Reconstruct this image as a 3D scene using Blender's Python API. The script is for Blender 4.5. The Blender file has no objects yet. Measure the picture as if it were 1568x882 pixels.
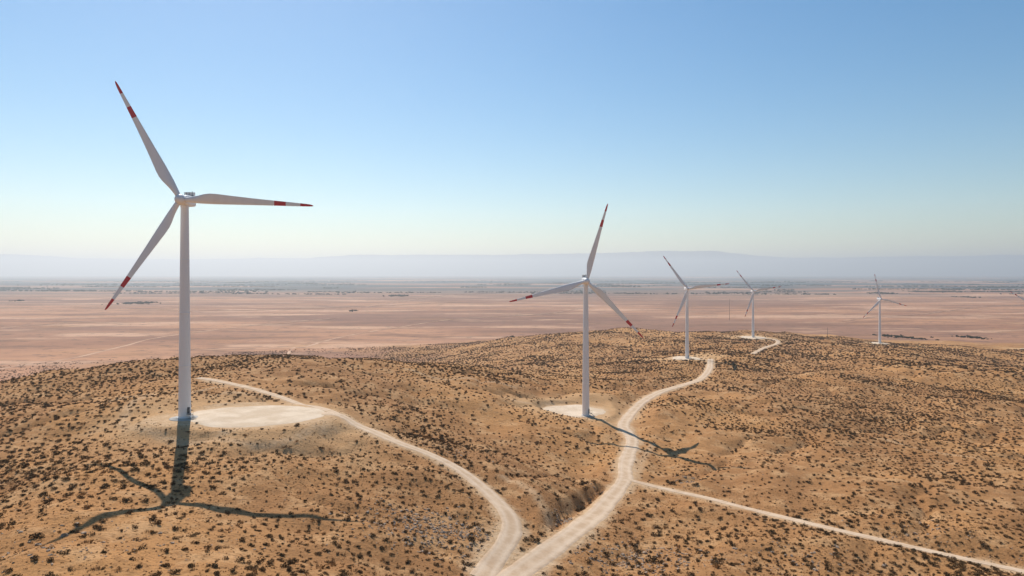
import bpy, bmesh, math, random
import numpy as np
from mathutils import Vector, Matrix, noise as mnoise
random.seed(7); rng=np.random.default_rng(11)
scene=bpy.context.scene
scene.view_settings.view_transform='Standard'; scene.view_settings.look='None'; scene.view_settings.exposure=0
CAMZ=165.0   # plain is z=0
F=1045.0; CX=784.0; HY=418.0
SUN_EL=math.radians(45.5); SUN_AZ=math.radians(-24.2)  # azimuth from +Y towards +X

# ---------------------------------------------------------------- noise
_T=rng.random((256,256))
def vnoise(x,y):
    xi=np.floor(x).astype(np.int64); yi=np.floor(y).astype(np.int64)
    fx=x-xi; fy=y-yi; fx=fx*fx*(3-2*fx); fy=fy*fy*(3-2*fy)
    a=_T[xi&255,yi&255]; b=_T[(xi+1)&255,yi&255]; c=_T[xi&255,(yi+1)&255]; d=_T[(xi+1)&255,(yi+1)&255]
    return (a*(1-fx)+b*fx)*(1-fy)+(c*(1-fx)+d*fx)*fy-0.5
def fbm(x,y,s,o=3,seed=0):
    v=0;a=1;f=1/s
    for i in range(o):
        ca,sa=math.cos(0.6*i+.4),math.sin(0.6*i+.4)
        v=v+a*vnoise((x*ca-y*sa)*f+seed*17.3+i*31.7,(x*sa+y*ca)*f+seed*7.1+i*11.9); a*=.5; f*=2
    return v
def sstep(a,b,x):
    t=np.clip((x-a)/(b-a),0,1); return t*t*(3-2*t)

# ---------------------------------------------------------------- terrain heights (survey points: bearing, distance, drop)
CP=[(283,251,-53.3),(390,262,-54.2),(480,258,-55),(150,251,-55),(0,260,-60),(0,407,-66),(200,430,-58),(400,450,-56),(500,460,-56.5),
(600,470,-60),(700,480,-66),(760,490,-72),(0,600,-115),(200,650,-115),(400,680,-112),(600,700,-112),
(950,1240,-108),(1100,1222,-110),(1000,1300,-112),(850,1335,-121),(750,1320,-135),(650,1285,-150),(1250,1270,-118),(1347,1229,-127),
(1450,1180,-130),(1568,1070,-131),(1700,1000,-131),(1052,781,-98),(1200,800,-100),(1088,770,-97),(1153,1177,-111.5),
(1300,500,-91),(1500,500,-97),(1300,300,-86),(1568,250,-85),(1568,190,-84),(1200,190,-79),(960,276,-83),(958,330,-85),(1000,450,-87),
(897,406,-84.7),(870,425,-84.8),(1045,600,-94),(784,199,-71),(740,165,-72),(840,181,-74),(915,228,-80),(650,242,-63),(262,170,-55.5),(0,150,-58),
(150,130,-56),(500,135,-60),(600,170,-61),(784,300,-75),(784,400,-76),(-300,300,-75),(-300,150,-65),(-300,450,-95),(-300,700,-140),
(1900,300,-95),(1900,600,-110),(1900,1000,-137),(800,650,-98),(850,800,-108),(750,1000,-125),(950,900,-108),(600,1000,-152),(700,1000,-134),
(500,1000,-165),(0,1000,-168),(250,1000,-168),(400,1500,-168),(700,1700,-168),(1000,1800,-168),(1300,1800,-168),(1600,1700,-168),(1900,1600,-168),
(1580,1200,-135)]
P=[((a-CX)/F*d,d,z) for a,d,z in CP]+[(0,0,-66),(-150,0,-64),(150,0,-78),(-150,-250,-85),(150,-250,-95),(0,-250,-90),(-500,-100,-90),(500,-100,-100),(-800,300,-140),(900,200,-120)]
P=np.array(P,float); S=300.0
def _k(r2): return 0.5*r2*np.log(r2+1e-9)
n=len(P); X=P[:,:2]/S
K=_k(((X[:,None]-X[None])**2).sum(-1))+np.eye(n)*0.002
A=np.zeros((n+3,n+3)); A[:n,:n]=K; A[:n,n]=1; A[:n,n+1:]=X; A[n,:n]=1; A[n+1:,:n]=X.T
W=np.linalg.solve(A,np.concatenate([P[:,2],[0,0,0]]))
def H0(x,y):
    x=np.asarray(x,float); y=np.asarray(y,float); u=x/S; v=y/S
    z=W[n]+W[n+1]*u+W[n+2]*v
    for i in range(n): z=z+W[i]*_k((u-X[i,0])**2+(v-X[i,1])**2)
    z=CAMZ+z
    s=7.0; z=s*np.logaddexp(0,np.clip(z/s,-40,40))
    w=(1-sstep(1350,2000,y))*sstep(-900,-350,y)*sstep(-1500,-800,x)*(1-sstep(1150,1900,x))
    return z*w
def cast(px,py):
    d=np.arange(60,9000,1.0); zr=CAMZ-(py-HY)/F*d
    h=H0((px-CX)/F*d,d); k=np.argmax(h>=zr)
    if not (h>=zr).any(): return None
    return ((px-CX)/F*d[k],d[k])
def route(pts): return [p for p in (cast(*q) for q in pts) if p]
def catmull(pts,step=3.0):
    pts=[np.array(p,float) for p in pts]; pts=[2*pts[0]-pts[1]]+pts+[2*pts[-1]-pts[-2]]; out=[]
    for i in range(1,len(pts)-2):
        a,b,c,d=pts[i-1:i+3]; m=max(2,int(np.linalg.norm(c-b)/step))
        for j in range(m):
            t=j/m; out.append(.5*((2*b)+(c-a)*t+(2*a-5*b+4*c-d)*t*t+(3*b-a-3*c+d)*t**3))
    out.append(pts[-2]); return np.array(out)
R={}
R['a']=(route([(470,640),(512,643),(560,657),(610,678),(660,697),(700,717),(735,742),(762,768),(780,792),(784,815),(770,840),(752,865),(738,888)]),6.2)
R['b']=(route([(520,645),(490,632),(440,612),(400,599),(365,590),(335,584),(305,579)]),4.0)
R['c']=(route([(755,905),(790,880),(840,845),(880,815),(915,785),(945,752),(957,733),(958,710),(968,675),(955,652),(965,635),(985,615),(1010,601),(1045,590),(1073,580),(1086,565),(1088,550)]),6.8)
R['d']=(route([(957,733),(1000,745),(1080,762),(1150,780),(1250,805),(1350,828),(1450,850),(1568,877),(1640,893)]),3.6)
R['e']=(route([(1150,543),(1170,533),(1190,526),(1186,520),(1153,518)]),6.0)
for k in R: R[k]=(catmull(R[k][0],3.0),R[k][1])
# tracks out on the plain
PT=[catmull(route(q),25) for q in ([(430,549),(442,541),(470,531),(520,517),(600,503),(700,489),(830,481),(900,470)],[(-40,573),(30,560),(110,549),(190,530),(250,516),(380,500),(520,487)],
    [(1290,492),(1340,486),(1420,481),(1500,470),(1600,468)],[(100,470),(300,476),(520,471),(700,462)],[(0,503),(120,494),(200,497)],[(560,470),(690,452),(830,447)])]
# faint wheel tracks (only worn soil)
FT=[route([(80,636),(140,616),(200,606),(260,602),(345,592)]),route([(512,648),(430,668),(340,668),(250,662),(190,645),(205,622),(250,612),(330,603),(400,606)]),
    route([(820,618),(790,612),(760,605)]),route([(1000,680),(985,700),(975,730)]),route([(905,640),(930,648),(955,655)]),
    route([(770,738),(800,755),(838,790),(842,815)]),route([(620,565),(700,580),(790,597)]),route([(1350,668),(1420,682),(1500,694),(1580,704)])]
FT=[catmull(f,8) for f in FT if len(f)>1]
# earth pads: centre, rx, ry
PADS=[(-97,259,28,21),(39,420,20,20),(200,783,17,22),(416,1180,24,26),(662,1232,16,20),(915,1200,16,20)]
TURB=[(283,251,117.5,6),(897,406,74.7,0),(1052,781,7,0),(1153,1177,10,0),(1347,1229,105,0),(1579,1200,151,0)]
TP=[((a-CX)/F*d,d,r,yw) for a,d,r,yw in TURB]

def seg_dist(x,y,poly,wid=None):
    D=np.full(x.shape,1e9)
    for i in range(len(poly)-1):
        ax,ay=poly[i]; bx,by=poly[i+1]; dx,dy=bx-ax,by-ay; L=dx*dx+dy*dy+1e-9
        t=np.clip(((x-ax)*dx+(y-ay)*dy)/L,0,1); D=np.minimum(D,(x-ax-t*dx)**2+(y-ay-t*dy)**2)
    return np.sqrt(D)
def road_d(x,y):   # signed distance outside nearest road edge
    D=np.full(x.shape,1e9)
    for k,(p,w) in R.items():
        q=p[::3] if (len(p)-1)%3==0 else np.vstack([p[::3],p[-1:]])
        D=np.minimum(D,seg_dist(x,y,q)-w/2)
    return D
def pad_r(x,y):
    D=np.full(x.shape,1e9)
    for cx,cy,rx,ry in PADS:
        D=np.minimum(D,(np.hypot((x-cx)/rx,(y-cy)/ry)-1)*min(rx,ry))
    for tx,ty,_,_ in TP: D=np.minimum(D,np.hypot(x-tx,y-ty)-9)
    return D

def lines(a,b,step,lo,hi,g0,g1):
    c=list(np.arange(a,b,step)); s=step; v=c[-1]
    while v<hi: s*=g1; v+=s; c.append(v)
    s=step; v=c[0]; pre=[]
    while v>lo: s*=g0; v-=s; pre.append(v)
    return np.array(pre[::-1]+c)
xs=lines(-240,380,1.5,-70000,70000,1.03,1.03); ys=lines(100,520,1.5,-4000,62000,1.07,1.018)
GX,GY=np.meshgrid(xs,ys); sh=GX.shape; gx=GX.ravel(); gy=GY.ravel()
Z=H0(gx,gy)
near=(np.abs(gx)<1300)&(gy>-400)&(gy<1700)
rd=np.full(gx.shape,1e3); pdv=np.full(gx.shape,1e3); ft=np.full(gx.shape,1e3)
rd[near]=road_d(gx[near],gy[near]); pdv[near]=pad_r(gx[near],gy[near])
for f in FT: ft[near]=np.minimum(ft[near],seg_dist(gx[near],gy[near],f))
hill=sstep(4,22,Z)
q=np.minimum(rd,pdv); calm=sstep(0,16,q)
Z=Z+hill*calm*(fbm(gx,gy,75,3,1)*8.5+fbm(gx,gy,17,2,2)*2.0)+hill*sstep(0,3,q)*fbm(gx,gy,4,2,3)*0.5
Z=Z+hill*sstep(5,60,q)*sstep(100,300,gx)*fbm(gx,gy,150,2,4)*11      # broader swales on the right-hand slopes
# shallow erosion gullies (ridged noise)
rg=1-np.abs(fbm(gx,gy,60,3,50))*7; Z=Z-hill*sstep(2,16,q)*np.clip(rg,0,1)**2*2.0
Z=Z-hill*0.9*np.exp(-((rd-2.6)/1.6)**2)*(0.4+fbm(gx,gy,30,2,9))      # drainage ditch, uneven
Z=Z+(1-hill)*fbm(gx,gy,900,3,5)*5*sstep(1800,3500,np.hypot(gx,gy))
# flatten pads
for cx,cy,rx,ry in PADS:
    r=np.hypot((gx-cx)/rx,(gy-cy)/ry); m=1-sstep(1.0,1.45,r); zc=float(H0(np.array([cx]),np.array([cy]))[0]); Z=Z*(1-m)+zc*m
for tx,ty,_,_ in TP:
    r=np.hypot(gx-tx,gy-ty); m=1-sstep(9,20,r); zc=float(H0(np.array([tx]),np.array([ty]))[0]); Z=Z*(1-m)+zc*m
Z=Z+.7*np.exp(-((pdv-5.5)/1.8)**2)*sstep(1,5,rd)*(.6+fbm(gx,gy,14,2,57))*(gy<500)    # bulldozed berm around the pads
# erosion cut beside the main road
cut=catmull(route([(845,806),(872,782),(900,764),(925,748)]),3)
cd=np.full(gx.shape,1e3); mm=near&(gy<420); cd[mm]=seg_dist(gx[mm],gy[mm],cut)
cd=cd+fbm(gx,gy,7,2,55)*1.5
Z=Z-2.0*np.exp(-(cd/1.7)**2)*sstep(0.5,2.0,rd)+.7*np.exp(-((cd-4)/2)**2)*sstep(1,5,rd)
dust=np.maximum.reduce([1-sstep(-.5,3.2,rd+fbm(gx,gy,6,2,6)*3),(1-sstep(-1,7,pdv+fbm(gx,gy,9,3,7)*9))*.9,(1-sstep(.5,2.6,ft))*.6])
bare=np.clip(1-sstep(10,34,pdv+fbm(gx,gy,20,2,8)*18),0,1)
Z2=Z.reshape(sh)
def GH(x,y):
    x=np.asarray(x,float); y=np.asarray(y,float)
    i=np.clip(np.searchsorted(xs,x)-1,0,len(xs)-2); j=np.clip(np.searchsorted(ys,y)-1,0,len(ys)-2)
    u=(x-xs[i])/(xs[i+1]-xs[i]); v=(y-ys[j])/(ys[j+1]-ys[j])
    return (Z2[j,i]*(1-u)+Z2[j,i+1]*u)*(1-v)+(Z2[j+1,i]*(1-u)+Z2[j+1,i+1]*u)*v

def grid_mesh(name,V,nx,ny):
    me=bpy.data.meshes.new(name); a=np.arange((nx-1)*(ny-1)); i=a%(nx-1); j=a//(nx-1); b=j*nx+i
    q=np.stack([b,b+1,b+nx+1,b+nx],1).astype(np.int32)
    me.vertices.add(len(V)); me.vertices.foreach_set('co',np.ascontiguousarray(V,dtype=np.float32).ravel())
    me.loops.add(q.size); me.loops.foreach_set('vertex_index',q.ravel())
    me.polygons.add(len(q)); me.polygons.foreach_set('loop_start',np.arange(0,q.size,4,dtype=np.int32))
    me.polygons.foreach_set('use_smooth',np.ones(len(q),dtype=bool))
    me.update(calc_edges=True); return me
def link(name,me,parent=None):
    o=bpy.data.objects.new(name,me); scene.collection.objects.link(o)
    if parent: o.parent=parent
    return o
def attr(me,name,vals):
    a=me.attributes.new(name,'FLOAT','POINT'); a.data.foreach_set('value',np.ascontiguousarray(vals,dtype=np.float32))

# ---------------------------------------------------------------- materials
class M:
    def __init__(s,name,rough=.9,spec=.2):
        s.m=bpy.data.materials.new(name); s.m.use_nodes=True; s.t=s.m.node_tree; s.b=s.t.nodes['Principled BSDF']
        s.b.inputs['Roughness'].default_value=rough; s.b.inputs['Specular IOR Level'].default_value=spec
        s.pos=s.t.nodes.new('ShaderNodeNewGeometry').outputs['Position']
    def n(s,t,**k):
        x=s.t.nodes.new(t)
        for a,b in k.items(): setattr(x,a,b)
        return x
    def l(s,a,b): s.t.links.new(a,b)
    def noise(s,scale,detail=4,rough=.6,vec=None,stretch=None):
        v=vec or s.pos
        if stretch:
            mp=s.n('ShaderNodeMapping'); mp.inputs['Scale'].default_value=stretch; s.l(v,mp.inputs['Vector']); v=mp.outputs[0]
        x=s.n('ShaderNodeTexNoise'); x.inputs['Scale'].default_value=scale; x.inputs['Detail'].default_value=detail; x.inputs['Roughness'].default_value=rough
        s.l(v,x.inputs['Vector']); return x.outputs['Fac']
    def ramp(s,v,a,b,lo=0.,hi=1.):
        x=s.n('ShaderNodeMapRange'); x.interpolation_type='SMOOTHSTEP'
        for k,q in zip(('From Min','From Max','To Min','To Max'),(a,b,lo,hi)): x.inputs[k].default_value=q
        s.l(v,x.inputs['Value']); return x.outputs['Result']
    def math(s,op,a,b):
        x=s.n('ShaderNodeMath',operation=op)
        for i,q in enumerate((a,b)):
            if isinstance(q,(int,float)): x.inputs[i].default_value=q
            else: s.l(q,x.inputs[i])
        return x.outputs[0]
    def mix(s,f,a,b,mode='MIX'):
        x=s.n('ShaderNodeMix',data_type='RGBA',blend_type=mode)
        for i,q in ((0,f),(6,a),(7,b)):
            if isinstance(q,tuple): x.inputs[i].default_value=q+(1,)
            elif isinstance(q,(int,float)): x.inputs[i].default_value=q
            else: s.l(q,x.inputs[i])
        return x.outputs[2]
    def at(s,name): return s.n('ShaderNodeAttribute',attribute_name=name).outputs['Fac']
    def col(s,c): 
        if isinstance(c,tuple): s.b.inputs['Base Color'].default_value=c+(1,)
        else: s.l(c,s.b.inputs['Base Color'])
    def bump(s,h,strength,dist):
        x=s.n('ShaderNodeBump'); x.inputs['Strength'].default_value=strength; x.inputs['Distance'].default_value=dist
        s.l(h,x.inputs['Height']); s.l(x.outputs[0],s.b.inputs['Normal'])

g=M('desert_soil',.95,.1)
c=g.mix(g.ramp(g.noise(.014,5),.38,.62),(.54,.265,.098),(.40,.185,.066))
c=g.mix(g.ramp(g.noise(.006,4),.42,.60,0,.5),c,(.34,.165,.068))
c=g.mix(g.ramp(g.noise(.09,5,.65),.47,.66,0,.7),c,(.62,.355,.165))
c=g.mix(g.ramp(g.noise(.45,4,.7),.50,.63,0,.5),c,(.24,.118,.045))
c=g.mix(g.ramp(g.noise(1.6,3,.7),.53,.66,0,.5),c,(.17,.088,.038))
c=g.mix(g.math('MULTIPLY',g.at('bare'),.6),c,(.60,.365,.18))
# plain colours
p=g.mix(g.ramp(g.noise(.0016,6,.6,stretch=(.45,1,1)),.40,.60),(.54,.27,.145),(.32,.15,.085))
p=g.mix(g.ramp(g.noise(.0007,6,.6,stretch=(.35,1,1)),.46,.56,0,.75),p,(.26,.13,.085))
p=g.mix(g.ramp(g.noise(.009,5,.65,stretch=(.3,1,1)),.47,.60,0,.75),p,(.22,.11,.065))
p=g.mix(g.ramp(g.noise(.0045,5,.65,stretch=(.3,1,1)),.53,.63,0,.85),p,(.66,.38,.23))
p=g.mix(g.ramp(g.noise(.0011,6,.6,stretch=(.25,1,1)),.56,.62,0,.6),p,(.66,.40,.25))
p=g.mix(g.ramp(g.noise(.045,4,.7,stretch=(.5,1,1)),.55,.66,0,.8),p,(.12,.075,.05))
far=g.ramp(g.n('ShaderNodeSeparateXYZ').outputs['Y'],3500,8000)
sx=[x for x in g.t.nodes if x.type=='SEPXYZ'][0]; g.l(g.pos,sx.inputs[0])
p=g.mix(g.math('MULTIPLY',g.ramp(g.noise(.00055,5,.6,stretch=(.35,1,1)),.42,.50),far),p,(.06,.07,.07))
c=g.mix(g.at('hill'),p,c)
c=g.mix(g.at('dust'),c,g.mix(g.ramp(g.noise(.5,4),.35,.65),(.65,.44,.26),(.55,.34,.18)))
g.col(c); g.bump(g.noise(.9,5,.7),.9,.6)

rdm=M('dirt_road',.95,.1)
c=rdm.mix(rdm.ramp(rdm.noise(.25,5),.35,.65),(.67,.48,.32),(.55,.37,.23))
c=rdm.mix(rdm.math('MULTIPLY',rdm.at('wheel'),.5),c,(.75,.58,.42))
c=rdm.mix(rdm.ramp(rdm.noise(1.5,4,.7),.55,.75,0,.5),c,(.42,.27,.155))
rdm.col(c); rdm.bump(rdm.noise(1.2,4),.5,.2)
ptm=M('plain_track',.95,.1); ptm.col(ptm.mix(ptm.ramp(ptm.noise(.012,4),.4,.6),(.64,.40,.255),(.48,.265,.16)))
pm=M('gravel_pad',.95,.1)
c=pm.mix(pm.ramp(pm.noise(.12,5),.35,.65),(.74,.58,.42),(.62,.46,.31))
c=pm.mix(pm.ramp(pm.noise(.9,4,.7),.55,.75,0,.5),c,(.48,.34,.22)); pm.col(c); pm.bump(pm.noise(1.2,4),.5,.2)

V=np.stack([gx,gy,Z],1); me=grid_mesh('desert_terrain',V,len(xs),len(ys))
attr(me,'dust',dust); attr(me,'hill',sstep(3,20,Z+fbm(gx,gy,120,3,12)*14)*(gy<4000)); attr(me,'bare',bare)
me.materials.append(g.m); link('desert_terrain',me)

def ribbon(name,pl,w,mat,step=3.0):
    d=np.gradient(pl,axis=0); d/=np.linalg.norm(d,axis=1)[:,None]+1e-9; nr=np.stack([-d[:,1],d[:,0]],1)
    N=13; t=np.linspace(-1,1,N); s=np.arange(len(pl))*step
    wl=w/2*(1+.28*fbm(s,s*0+3,9,3,20)); wr=w/2*(1+.28*fbm(s,s*0+9,9,3,21)); VV=[];wh=[]
    for tt in t:
        ww=(wl if tt<0 else wr)*tt; q=pl+nr*ww[:,None]
        z=GH(q[:,0],q[:,1])+(.07 if abs(tt)<.99 else -.06)+0.0004*q[:,1]*(abs(tt)<.99)
        VV.append(np.stack([q[:,0],q[:,1],z],1)); wh.append(np.full(len(pl),math.exp(-((abs(tt)-.5)/.2)**2)))
    VV=np.stack(VV,1).reshape(-1,3); wh=np.stack(wh,1).ravel()
    me=grid_mesh(name,VV,N,len(pl)); attr(me,'wheel',wh); me.materials.append(mat.m); link(name,me)
for k,(pl,w) in R.items(): ribbon('dirt_road',pl,w,rdm)
for pl in PT: ribbon('desert_track',pl,7.0,ptm,25)
for i,(cx,cy,rx,ry) in enumerate(PADS):
    na,nrr=72,14; VV=[]
    a=np.linspace(0,2*math.pi,na+1); wob=1+(.16 if i==0 else .28)*fbm(np.cos(a)*3+i*9,np.sin(a)*3,1.6,3,30+i)
    for j in range(nrr):
        f=j/(nrr-1); x=cx+rx*f*wob*np.cos(a)*.95; y=cy+ry*f*wob*np.sin(a)*.95
        z=GH(x,y)+(.10 if j<nrr-1 else -.08)+0.0004*cy*(j<nrr-1); VV.append(np.stack([x,y,z],1))
    me=grid_mesh('gravel_pad',np.concatenate(VV),na+1,nrr); me.flip_normals(); me.materials.append(pm.m); link('gravel_pad',me)

# ---------------------------------------------------------------- wind turbines
wp=M('white_paint',.42,.4)
c=wp.mix(wp.ramp(wp.noise(.5,4,.6,stretch=(1,1,.15)),.4,.7,0,.5),(.80,.785,.77),(.74,.72,.70)); wp.col(c)
rp=M('red_paint',.4,.5); rp.col(rp.mix(rp.noise(.8),(.56,.014,.018),(.48,.02,.022)))
dk=M('dark_metal',.6,.4); dk.col(dk.mix(dk.noise(2),(.06,.06,.065),(.10,.10,.10)))
cc=M('concrete',.9,.2); cc.col(cc.mix(cc.noise(1.2,5),(.50,.46,.41),(.40,.36,.31)))
def lathe(bm,prof,seg=40,axis='Z',off=(0,0,0),mi=0):
    rings=[]
    for r,z in prof:
        ring=[]
        for i in range(seg):
            a=2*math.pi*i/seg; p=(r*math.cos(a),r*math.sin(a),z) if axis=='Z' else (r*math.cos(a),z,r*math.sin(a))
            ring.append(bm.verts.new((p[0]+off[0],p[1]+off[1],p[2]+off[2])))
        rings.append(ring)
    for a,b in zip(rings,rings[1:]):
        for i in range(seg):
            f=bm.faces.new((a[i],a[(i+1)%seg],b[(i+1)%seg],b[i])); f.smooth=True; f.material_index=mi
    for rr in (rings[0],rings[-1]):
        f=bm.faces.new(rr); f.material_index=mi
def box(bm,c,s,mi=0,bev=0):
    r=bmesh.ops.create_cube(bm,size=1); vs=r['verts']
    for v in vs: v.co=Vector((v.co.x*s[0]+c[0],v.co.y*s[1]+c[1],v.co.z*s[2]+c[2]))
    es=list({e for v in vs for e in v.link_edges}); fs=list({f for v in vs for f in v.link_faces})
    for f in fs: f.material_index=mi
    if bev:
        o=bmesh.ops.bevel(bm,geom=es,offset=bev,segments=3,affect='EDGES')
        for f in o['faces']: f.material_index=mi
def fin(bm,name,mats):
    bmesh.ops.recalc_face_normals(bm,faces=bm.faces); me=bpy.data.meshes.new(name); bm.to_mesh(me); bm.free()
    for m in mats: me.materials.append(m.m)
    return me
HUB=80.0
bm=bmesh.new()
TR=lambda z:2.18+(1.38-2.18)*(z/77.6)
prof=[(2.35,.25),(2.35,.5),(2.19,.52),(TR(.6),.6),(TR(.9),.9)]
for z in (19.35,38.7,58.05):
    for dz,dr in ((-.5,0),(-.14,0),(-.1,.03),(.1,.03),(.14,0),(.5,0)): prof.append((TR(z+dz)+dr,z+dz))
prof+=[(TR(77.2),77.2),(TR(77.5),77.5),(1.5,77.65),(1.5,78.2)]
lathe(bm,prof,48); tower_me=fin(bm,'tower',[wp])
bm=bmesh.new(); lathe(bm,[(5.2,-1.5),(5.2,.12),(4.9,.2),(2.9,.22),(2.9,.34),(2.3,.36)],48); base_me=fin(bm,'foundation',[cc])
bm=bmesh.new()   # door, stairs, landing, rails
box(bm,(0,-2.2,3.1),(1.0,.16,2.3),0,.05); box(bm,(0,-3.0,1.8),(1.6,1.6,.1),1)
for i in range(8): box(bm,(0,-3.95-i*.27,1.65-i*.2),(1.2,.28,.06),1)
for sx_ in (-.75,.75):
    box(bm,(sx_,-3.75,2.7),(.05,.05,1.8),1); box(bm,(sx_,-2.3,2.7),(.05,.05,1.8),1); box(bm,(sx_,-3.0,3.3),(.04,1.5,.04),1)
    box(bm,(sx_,-3.6,.9),(.08,.08,1.7),1)
door_me=fin(bm,'door_and_stairs',[dk,dk])
bm=bmesh.new()   # nacelle: rotor faces -Y
secs=[(-2.6,1.35,1.45,0),(-2.2,1.65,1.75,0),(-.5,1.85,1.95,0),(3.5,1.9,2.0,0),(6.6,1.75,1.75,.12),(7.6,1.35,1.35,.25)]
rings=[]
for y,hw,hh,up in secs:
    ring=[]
    for i in range(28):
        a=2*math.pi*i/28; ca,sa=math.cos(a),math.sin(a); e=.38
        ring.append(bm.verts.new((hw*math.copysign(abs(ca)**e,ca),y,HUB+up+hh*math.copysign(abs(sa)**e,sa))))
    rings.append(ring)
for a,b in zip(rings,rings[1:]):
    for i in range(28):
        f=bm.faces.new((a[i],a[(i+1)%28],b[(i+1)%28],b[i])); f.smooth=True
bm.faces.new(rings[0]); bm.faces.new(rings[-1])
nac_me=fin(bm,'nacelle',[wp])
bm=bmesh.new()
box(bm,(0,5.2,HUB+2.9),(3.3,.5,1.5),0,.04); 
for i in range(6): box(bm,(-1.35+i*.54,4.9,HUB+2.95),(.3,.12,1.25),1)
for s_ in(-1.72,1.72): box(bm,(s_,5.1,HUB+2.75),(.1,1.3,1.75),1,.03)
box(bm,(0,3.0,HUB+2.1),(1.3,1.6,.35),1,.05)
box(bm,(.5,6.2,HUB+3.0),(.06,.06,2.4),0); box(bm,(.5,6.2,HUB+4.1),(.8,.05,.05),0)
cool_me=fin(bm,'radiator_cooler',[dk,wp])
bm=bmesh.new()
lathe(bm,[(1.25,-2.7),(1.7,-2.9),(1.85,-3.6),(1.85,-4.8),(1.6,-5.6),(1.1,-6.2),(.5,-6.5),(.05,-6.6)],36,'Y',(0,0,HUB)); hub_me=fin(bm,'rotor_hub',[wp])
def blade():
    bm=bmesh.new(); L=47.2
    ss=[.03,.05,.08,.11,.14,.18,.22,.27,.33,.4,.48,.56,.64,.70,.701,.75,.788,.789,.84,.899,.90,.94,.97,.988,.997,1.0]
    cr=np.interp
    prev=None
    for s in ss:
        ch=float(cr(s,[0,.05,.1,.2,.27,.4,.6,.8,.95,.985,1],[1.9,1.9,2.4,3.9,3.8,3.1,2.2,1.5,.95,.7,.12]))
        th=float(cr(s,[0,.05,.1,.2,.3,.5,.8,1],[1.0,1.0,.78,.36,.27,.21,.17,.15]))*ch
        tw=math.radians(float(cr(s,[0,.2,.4,.7,1],[16,14,8,3,0]))+3)
        pre=-1.6*max(0,s-.2)**2; rnd=float(cr(s,[0,.06,.2],[1,1,0]))
        ring=[]
        for i in range(20):
            a=2*math.pi*i/20
            ex=math.cos(a)*.5; ey=math.sin(a)*.5
            u=(1-math.cos(a))/2; ax=.3-u; yt=2.6*(.2969*math.sqrt(max(u,0))-.126*u-.3516*u*u+.2843*u**3-.1015*u**4)*2
            ay=math.copysign(yt*.5*.75,math.sin(a)) if abs(math.sin(a))>1e-6 else 0
            px=(ex*rnd+ax*(1-rnd))*ch; py=(ey*rnd+ay*(1-rnd)*1.3)*th
            x=px*math.cos(tw)-py*math.sin(tw); y=px*math.sin(tw)+py*math.cos(tw)
            ring.append(bm.verts.new((x,y+pre,s*L)))
        if prev:
            red=(.7005<s<=.7885)or(s>.8995)
            for i in range(20):
                f=bm.faces.new((prev[0][i],prev[0][(i+1)%20],ring[(i+1)%20],ring[i])); f.smooth=True; f.material_index=1 if red else 0
        else: bm.faces.new(ring)
        prev=(ring,s)
    bm.faces.new(prev[0]); return fin(bm,'blade',[wp,rp])
blade_me=blade()
for tx,ty,rot,yaw in TP:
    z=float(GH(tx,ty)); e=bpy.data.objects.new('wind_turbine',None); scene.collection.objects.link(e); e.location=(tx,ty,z); e.rotation_euler=(0,0,math.radians(yaw))
    for nm,mm in (('tower',tower_me),('foundation',base_me),('nacelle',nac_me),('radiator_cooler',cool_me),('rotor_hub',hub_me)): link(nm,mm,e)
    dd=link('door_and_stairs',door_me,e); dd.rotation_euler=(0,0,math.radians(55))
    for k in range(3):
        b=link('blade_%d'%(k+1),blade_me,e); th=math.radians(rot+120*k); b.location=(0,-4.3,HUB)
        b.rotation_euler=(0,math.pi/2-th,0)

# masts
def mast(px,d,h,w=.35):
    x=(px-CX)/F*d; z=float(GH(x,d)); bm=bmesh.new()
    lathe(bm,[(w,-1),(w*.9,h*.5),(w*.5,h)],10); box(bm,(0,0,h*.93),(2.6,.15,.15)); box(bm,(0,0,h*.8),(1.8,.15,.15)); lathe(bm,[(.9,-1),(.9,.3)],12)
    o=link('measurement_mast',fin(bm,'measurement_mast',[dk])); o.location=(x,d,z)
mast(1267,1240,22,.3); mast(1117,2400,75,.55)

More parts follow.
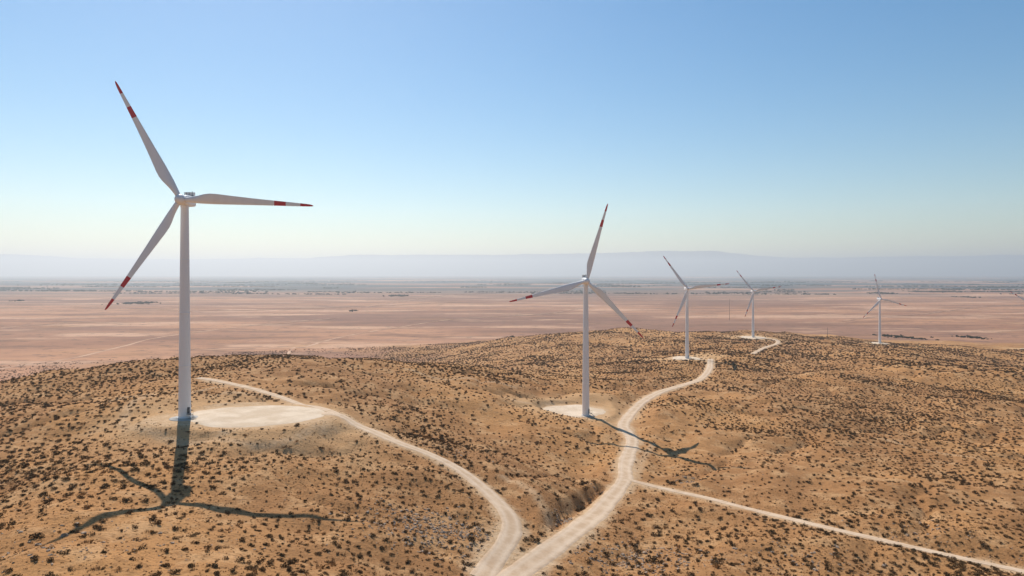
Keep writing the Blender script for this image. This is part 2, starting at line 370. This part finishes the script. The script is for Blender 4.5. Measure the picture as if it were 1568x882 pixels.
# ---------------------------------------------------------------- shrubs, rocks
lf=M('dry_shrub_leaves',.9,.1)
oi=lf.n('ShaderNodeObjectInfo'); r=oi.outputs['Random']
c=lf.mix(r,(.155,.082,.032),(.080,.052,.023)); c=lf.mix(lf.ramp(lf.noise(3.5,3),.5,.62,0,.6),c,(.27,.15,.065)); lf.col(c)
st=M('straw_grass',.9,.1); st.col(st.mix(st.noise(2.5),(.40,.225,.09),(.26,.145,.055)))
gr=M('tree_foliage',.9,.1); gr.col(gr.mix(gr.noise(.3),(.035,.045,.022),(.07,.075,.035)))
rk=M('pale_rock',.9,.2); rk.col(rk.mix(rk.ramp(rk.noise(1.3,5),.35,.65),(.48,.35,.25),(.28,.18,.11)))
def leafmesh(name,mat,nl,seed,ls=(.14,.30),h=.75,clumps=7,spiky=False):
    rr=random.Random(seed); vs=[];fs=[]
    cl=[(rr.uniform(-.6,.6),rr.uniform(-.6,.6),rr.uniform(.1,.5)*h,rr.uniform(.3,.55)) for _ in range(clumps)]
    for i in range(nl):
        cx,cy,cz,cr=rr.choice(cl); v=Vector((rr.gauss(0,1),rr.gauss(0,1),rr.gauss(0,1))).normalized()*cr*rr.uniform(.5,1)
        p=Vector((cx,cy,cz))+v; p.z=abs(p.z)*.95
        s=rr.uniform(*ls); a=Vector((rr.gauss(0,1),rr.gauss(0,1),rr.gauss(0,1))).normalized()
        if spiky: a=(Vector((p.x,p.y,.6+rr.random()))).normalized()
        b=a.cross(Vector((rr.gauss(0,1),rr.gauss(0,1),rr.gauss(0,1)))).normalized(); w=.25 if spiky else .6
        k=len(vs); vs+= [p-a*s*.5-b*s*w*.3,p-b*s*-w*.5,p+a*s*.6,p-b*s*w*.5]; fs.append((k,k+1,k+2,k+3))
    me=bpy.data.meshes.new(name); me.from_pydata([tuple(v) for v in vs],[],fs); me.materials.append(mat.m); me.update(); return me
def srccol(name,meshes):
    c=bpy.data.collections.new(name)
    for m in meshes: c.objects.link(bpy.data.objects.new(m.name,m))
    return c
shc=srccol('shrub_kinds',[leafmesh('a_shrub',lf,180,1,(.17,.35)),leafmesh('b_shrub',lf,150,2,(.17,.35),h=.6,clumps=5),leafmesh('c_shrub',lf,190,3,(.17,.35),h=.9,clumps=9),leafmesh('d_shrub',lf,110,4,(.15,.3),.5,4),leafmesh('e_straw',st,90,5,(.3,.6),.45,5,True)])
def rock(seed):
    bm=bmesh.new(); bmesh.ops.create_icosphere(bm,subdivisions=2,radius=1)
    for v in bm.verts:
        q=v.co*1.2+Vector((seed*5.1,0,0)); k=1+.5*mnoise.noise(q)+.25*mnoise.noise(q*2.3); v.co=Vector((v.co.x*k,v.co.y*k*.8,v.co.z*k*.6))
    return fin(bm,'rock_%d'%seed,[rk])
rkc=srccol('rock_kinds',[rock(i) for i in range(5)])
trc=srccol('tree_kinds',[leafmesh('t_tree',gr,260,11,(.2,.4),1.2,8),leafmesh('u_tree',gr,260,12,(.2,.4),1.0,8)])
def scatter(name,x,y,scl,col,nk,tilt=.0,sink=.0,idx=None):
    N=len(x); z=GH(x,y)-sink*scl
    me=bpy.data.meshes.new(name); me.vertices.add(N); me.vertices.foreach_set('co',np.stack([x,y,z],1).astype(np.float32).ravel())
    a=me.attributes.new('rot','FLOAT_VECTOR','POINT'); a.data.foreach_set('vector',np.stack([rng.normal(0,tilt+1e-4,N),rng.normal(0,tilt+1e-4,N),rng.random(N)*6.28],1).astype(np.float32).ravel())
    s3=np.stack([scl*rng.uniform(.8,1.25,N),scl*rng.uniform(.8,1.25,N),scl*rng.uniform(.75,1.2,N)],1)
    a=me.attributes.new('scl','FLOAT_VECTOR','POINT'); a.data.foreach_set('vector',s3.astype(np.float32).ravel())
    a=me.attributes.new('idx','INT','POINT'); a.data.foreach_set('value',(rng.integers(0,nk,N) if idx is None else idx).astype(np.int32))
    o=link(name,me); ng=bpy.data.node_groups.new(name+'_scatter','GeometryNodeTree')
    ng.interface.new_socket('Geometry',in_out='INPUT',socket_type='NodeSocketGeometry'); ng.interface.new_socket('Geometry',in_out='OUTPUT',socket_type='NodeSocketGeometry')
    N_=ng.nodes.new; gi=N_('NodeGroupInput'); go=N_('NodeGroupOutput'); ip=N_('GeometryNodeInstanceOnPoints'); ci=N_('GeometryNodeCollectionInfo')
    ci.inputs['Collection'].default_value=col; ci.inputs['Separate Children'].default_value=True; ci.inputs['Reset Children'].default_value=True
    def na(nm,t):
        q=N_('GeometryNodeInputNamedAttribute'); q.data_type=t; q.inputs['Name'].default_value=nm; return q.outputs['Attribute']
    L=ng.links.new; L(gi.outputs[0],ip.inputs['Points']); L(ci.outputs[0],ip.inputs['Instance']); ip.inputs['Pick Instance'].default_value=True
    L(na('idx','INT'),ip.inputs['Instance Index']); L(na('rot','FLOAT_VECTOR'),ip.inputs['Rotation']); L(na('scl','FLOAT_VECTOR'),ip.inputs['Scale'])
    L(ip.outputs[0],go.inputs[0]); md=o.modifiers.new('scatter','NODES'); md.node_group=ng; return o
def wedge(N,d0,d1,am=47):
    d=np.sqrt(rng.uniform(d0*d0,d1*d1,N)); a=rng.uniform(-math.radians(am),math.radians(am),N); return d*np.sin(a),d*np.cos(a)
def jgrid(sp,d0,d1):
    # slightly offset rows, roughly following the contours
    a,b=np.meshgrid(np.arange(-d1*.85,d1*.85,sp*.88),np.arange(d0*.5,d1*1.05,sp*1.2)); a=a.ravel();b=b.ravel()
    a=a+rng.uniform(-.42,.42,len(a))*sp; b=b+rng.uniform(-.24,.24,len(b))*sp*1.2
    wa=fbm(a,b,90,2,70)*22; wb=fbm(a,b,90,2,71)*34; a=a+wa; b=b+wb
    r=np.hypot(a,b); k=(r>d0)&(r<d1)&(np.abs(a)<b*1.0); return a[k],b[k]
def keep(x,y,thr,edge=1.0):
    k=(road_d(x,y)>edge)&(pad_r(x,y)>2.5+fbm(x,y,9,2,41)*8)
    dens=fbm(x,y,45,3,40)*1.1+fbm(x,y,160,2,42)*.7+.5+thr-.5*(1-sstep(5,32,pad_r(x,y)))-(1-sstep(3,16,H0(x,y)))*.9
    return k&(rng.random(len(x))<np.clip(dens,0.06,1))
X_=[];Y_=[];S_=[]
for sp,d0,d1,smin,smax,thr in ((2.8,95,400,.45,1.5,.32),(3.0,400,750,.55,1.6,.5),(4.8,750,1500,1.0,2.3,.45)):
    x,y=jgrid(sp,d0,d1); k=keep(x,y,thr); x=x[k];y=y[k]; X_.append(x);Y_.append(y); S_.append(smin+(smax-smin)*rng.beta(1.5,2.8,len(x)))
x=np.concatenate(X_);y=np.concatenate(Y_);s=np.concatenate(S_)
s=s*(1+.5*fbm(x,y,30,2,45))
idx=rng.choice(5,len(x),p=[.26,.23,.23,.16,.12]); scatter('desert_shrubs',x,y,s,shc,5,.12,.03,idx)
print('shrubs',len(x))
x,y=wedge(26000,95,280); k=(road_d(x,y)>.3)&(pad_r(x,y)>1); x=x[k];y=y[k]
scatter('dry_grass',x,y,rng.uniform(.12,.34,len(x)),shc,5,.15,.02,rng.choice([3,4],len(x)))
# rocks
X_=[];Y_=[];S_=[]
for (px,py,sd,N) in ((650,785,9,420),(700,805,6,160),(640,810,8,160),(960,860,9,300),(1010,850,8,200),(1045,738,4,60),(870,795,3,80),(925,752,3,60),(690,690,8,60),(1230,860,10,120),(1420,830,12,120),(90,860,12,120)):
    q=cast(px,py); X_.append(q[0]+rng.normal(0,sd,N)); Y_.append(q[1]+rng.normal(0,sd*.7,N)); S_.append(.15+.9*rng.beta(1,5,N))
q=wedge(6000,95,420); X_.append(q[0]);Y_.append(q[1]);S_.append(.08+.4*rng.beta(1,5,6000))
x=np.concatenate(X_);y=np.concatenate(Y_);s=np.concatenate(S_); k=(road_d(x,y)>.8)&(pad_r(x,y)>0)
scatter('scattered_rocks',x[k],y[k],s[k],rkc,5,.4,.1)
# distant tree groves on the plain
X_=[];Y_=[]
for (px,py,wx,N) in ((610,453,12,70),(210,464,22,90),(785,520,12,50),(800,523,6,20),(540,476,5,14),(1375,517,18,50),(1395,520,8,20),(1485,518,14,40),(28,461,6,14),(1350,449,18,70),(1420,447,22,80),(950,438,26,110),(1530,440,20,70),(1070,436,18,60),(700,431,60,120),(420,432,50,120),(150,436,60,120),(1250,432,70,160),(875,524,10,20),(1200,445,14,30),(1480,455,12,30)):
    d=CAMZ*F/(py-HY); wxm=wx/F*d; X_.append((px-CX)/F*d+rng.normal(0,wxm*.6,N)); Y_.append(d+rng.normal(0,wxm*.6+20,N))
for i in range(110):      # scattered farmsteads and windbreaks further out
    d=rng.uniform(5000,14000); cx=rng.uniform(-.8,.8)*d; L_=rng.uniform(60,600); N=int(20+L_/10)
    X_.append(cx+rng.uniform(-L_,L_,N)); Y_.append(d+rng.normal(0,35,N))
x=np.concatenate(X_);y=np.concatenate(Y_); scatter('distant_trees',x,y,rng.uniform(3.5,8,len(x))*np.clip(y/3500,.6,1.8),trc,2)

# ---------------------------------------------------------------- distant mountains
mx=np.linspace(-46000,46000,600); my=np.linspace(44000,54000,24)
ppx=mx/49000*F+CX
prof=np.interp(ppx,[-200,0,60,120,300,480,560,640,760,840,930,1000,1080,1100,1145,1200,1330,1450,1568,1800],
               [390,389,392,396,398,396,391,391,392,390,388,386,386,389,393,396,394,393,391,390])
hm=(HY-prof)/F*49000+CAMZ
MX,MY=np.meshgrid(mx,my); t=np.clip(1-np.abs((MY-49000)/5000),0,1)
hh=np.interp(MX.ravel(),mx,hm).reshape(MX.shape)
MZ=hh*np.minimum(1,t*1.9)**.8*(1+.06*fbm(MX,MY,2600,4,60))+t*60*fbm(MX,MY,900,3,61)-5
me=grid_mesh('distant_mountains',np.stack([MX.ravel(),MY.ravel(),MZ.ravel()],1),600,24)
mt=M('mountain_rock',.95,.1); mt.col(mt.mix(mt.noise(.0008,5),(.36,.31,.27),(.30,.27,.24))); me.materials.append(mt.m); link('distant_mountains',me)

# ---------------------------------------------------------------- atmospheric haze
bm=bmesh.new(); box(bm,(0,30000,CAMZ+850/2-200),(150000,72000,1250)); 
hz=bpy.data.materials.new('atmospheric_haze'); hz.use_nodes=True; t=hz.node_tree; t.nodes.clear()
o_=t.nodes.new('ShaderNodeOutputMaterial'); vs_=t.nodes.new('ShaderNodeVolumeScatter'); vs_.inputs['Density'].default_value=6.2e-5; vs_.inputs['Anisotropy'].default_value=.45; vs_.inputs['Color'].default_value=(.985,1,1,1)
t.links.new(vs_.outputs[0],o_.inputs['Volume'])
me=bpy.data.meshes.new('atmospheric_haze'); bm.to_mesh(me); bm.free(); me.materials.append(hz); link('atmospheric_haze',me)

# ---------------------------------------------------------------- light, sky, camera
w=bpy.data.worlds.new('World'); scene.world=w; w.use_nodes=True; t=w.node_tree
sk=t.nodes.new('ShaderNodeTexSky'); sk.sky_type='NISHITA'; sk.sun_disc=False; sk.sun_elevation=SUN_EL; sk.sun_rotation=SUN_AZ; sk.air_density=1.1; sk.dust_density=.25; sk.ozone_density=1.6
hs=t.nodes.new('ShaderNodeHueSaturation'); hs.inputs['Hue'].default_value=.496; hs.inputs['Saturation'].default_value=1.38; t.links.new(sk.outputs[0],hs.inputs['Color'])
bg=t.nodes['Background']; bg.inputs['Strength'].default_value=.104; t.links.new(hs.outputs[0],bg.inputs[0])
sd=bpy.data.lights.new('sun','SUN'); sd.energy=5.0; sd.angle=math.radians(.35); sd.color=(1,.955,.885); so=bpy.data.objects.new('sun',sd); scene.collection.objects.link(so)
dirv=Vector((math.sin(SUN_AZ)*math.cos(SUN_EL),math.cos(SUN_AZ)*math.cos(SUN_EL),math.sin(SUN_EL)))
so.rotation_euler=dirv.to_track_quat('Z','Y').to_euler(); so.location=dirv*500
cd_=bpy.data.cameras.new('camera'); cd_.lens=24; cd_.sensor_width=36; cd_.clip_start=1; cd_.clip_end=200000; cd_.shift_y=-(441-HY)/1568
co=bpy.data.objects.new('camera',cd_); scene.collection.objects.link(co); co.location=(0,0,CAMZ); co.rotation_euler=(math.pi/2,0,0); scene.camera=co
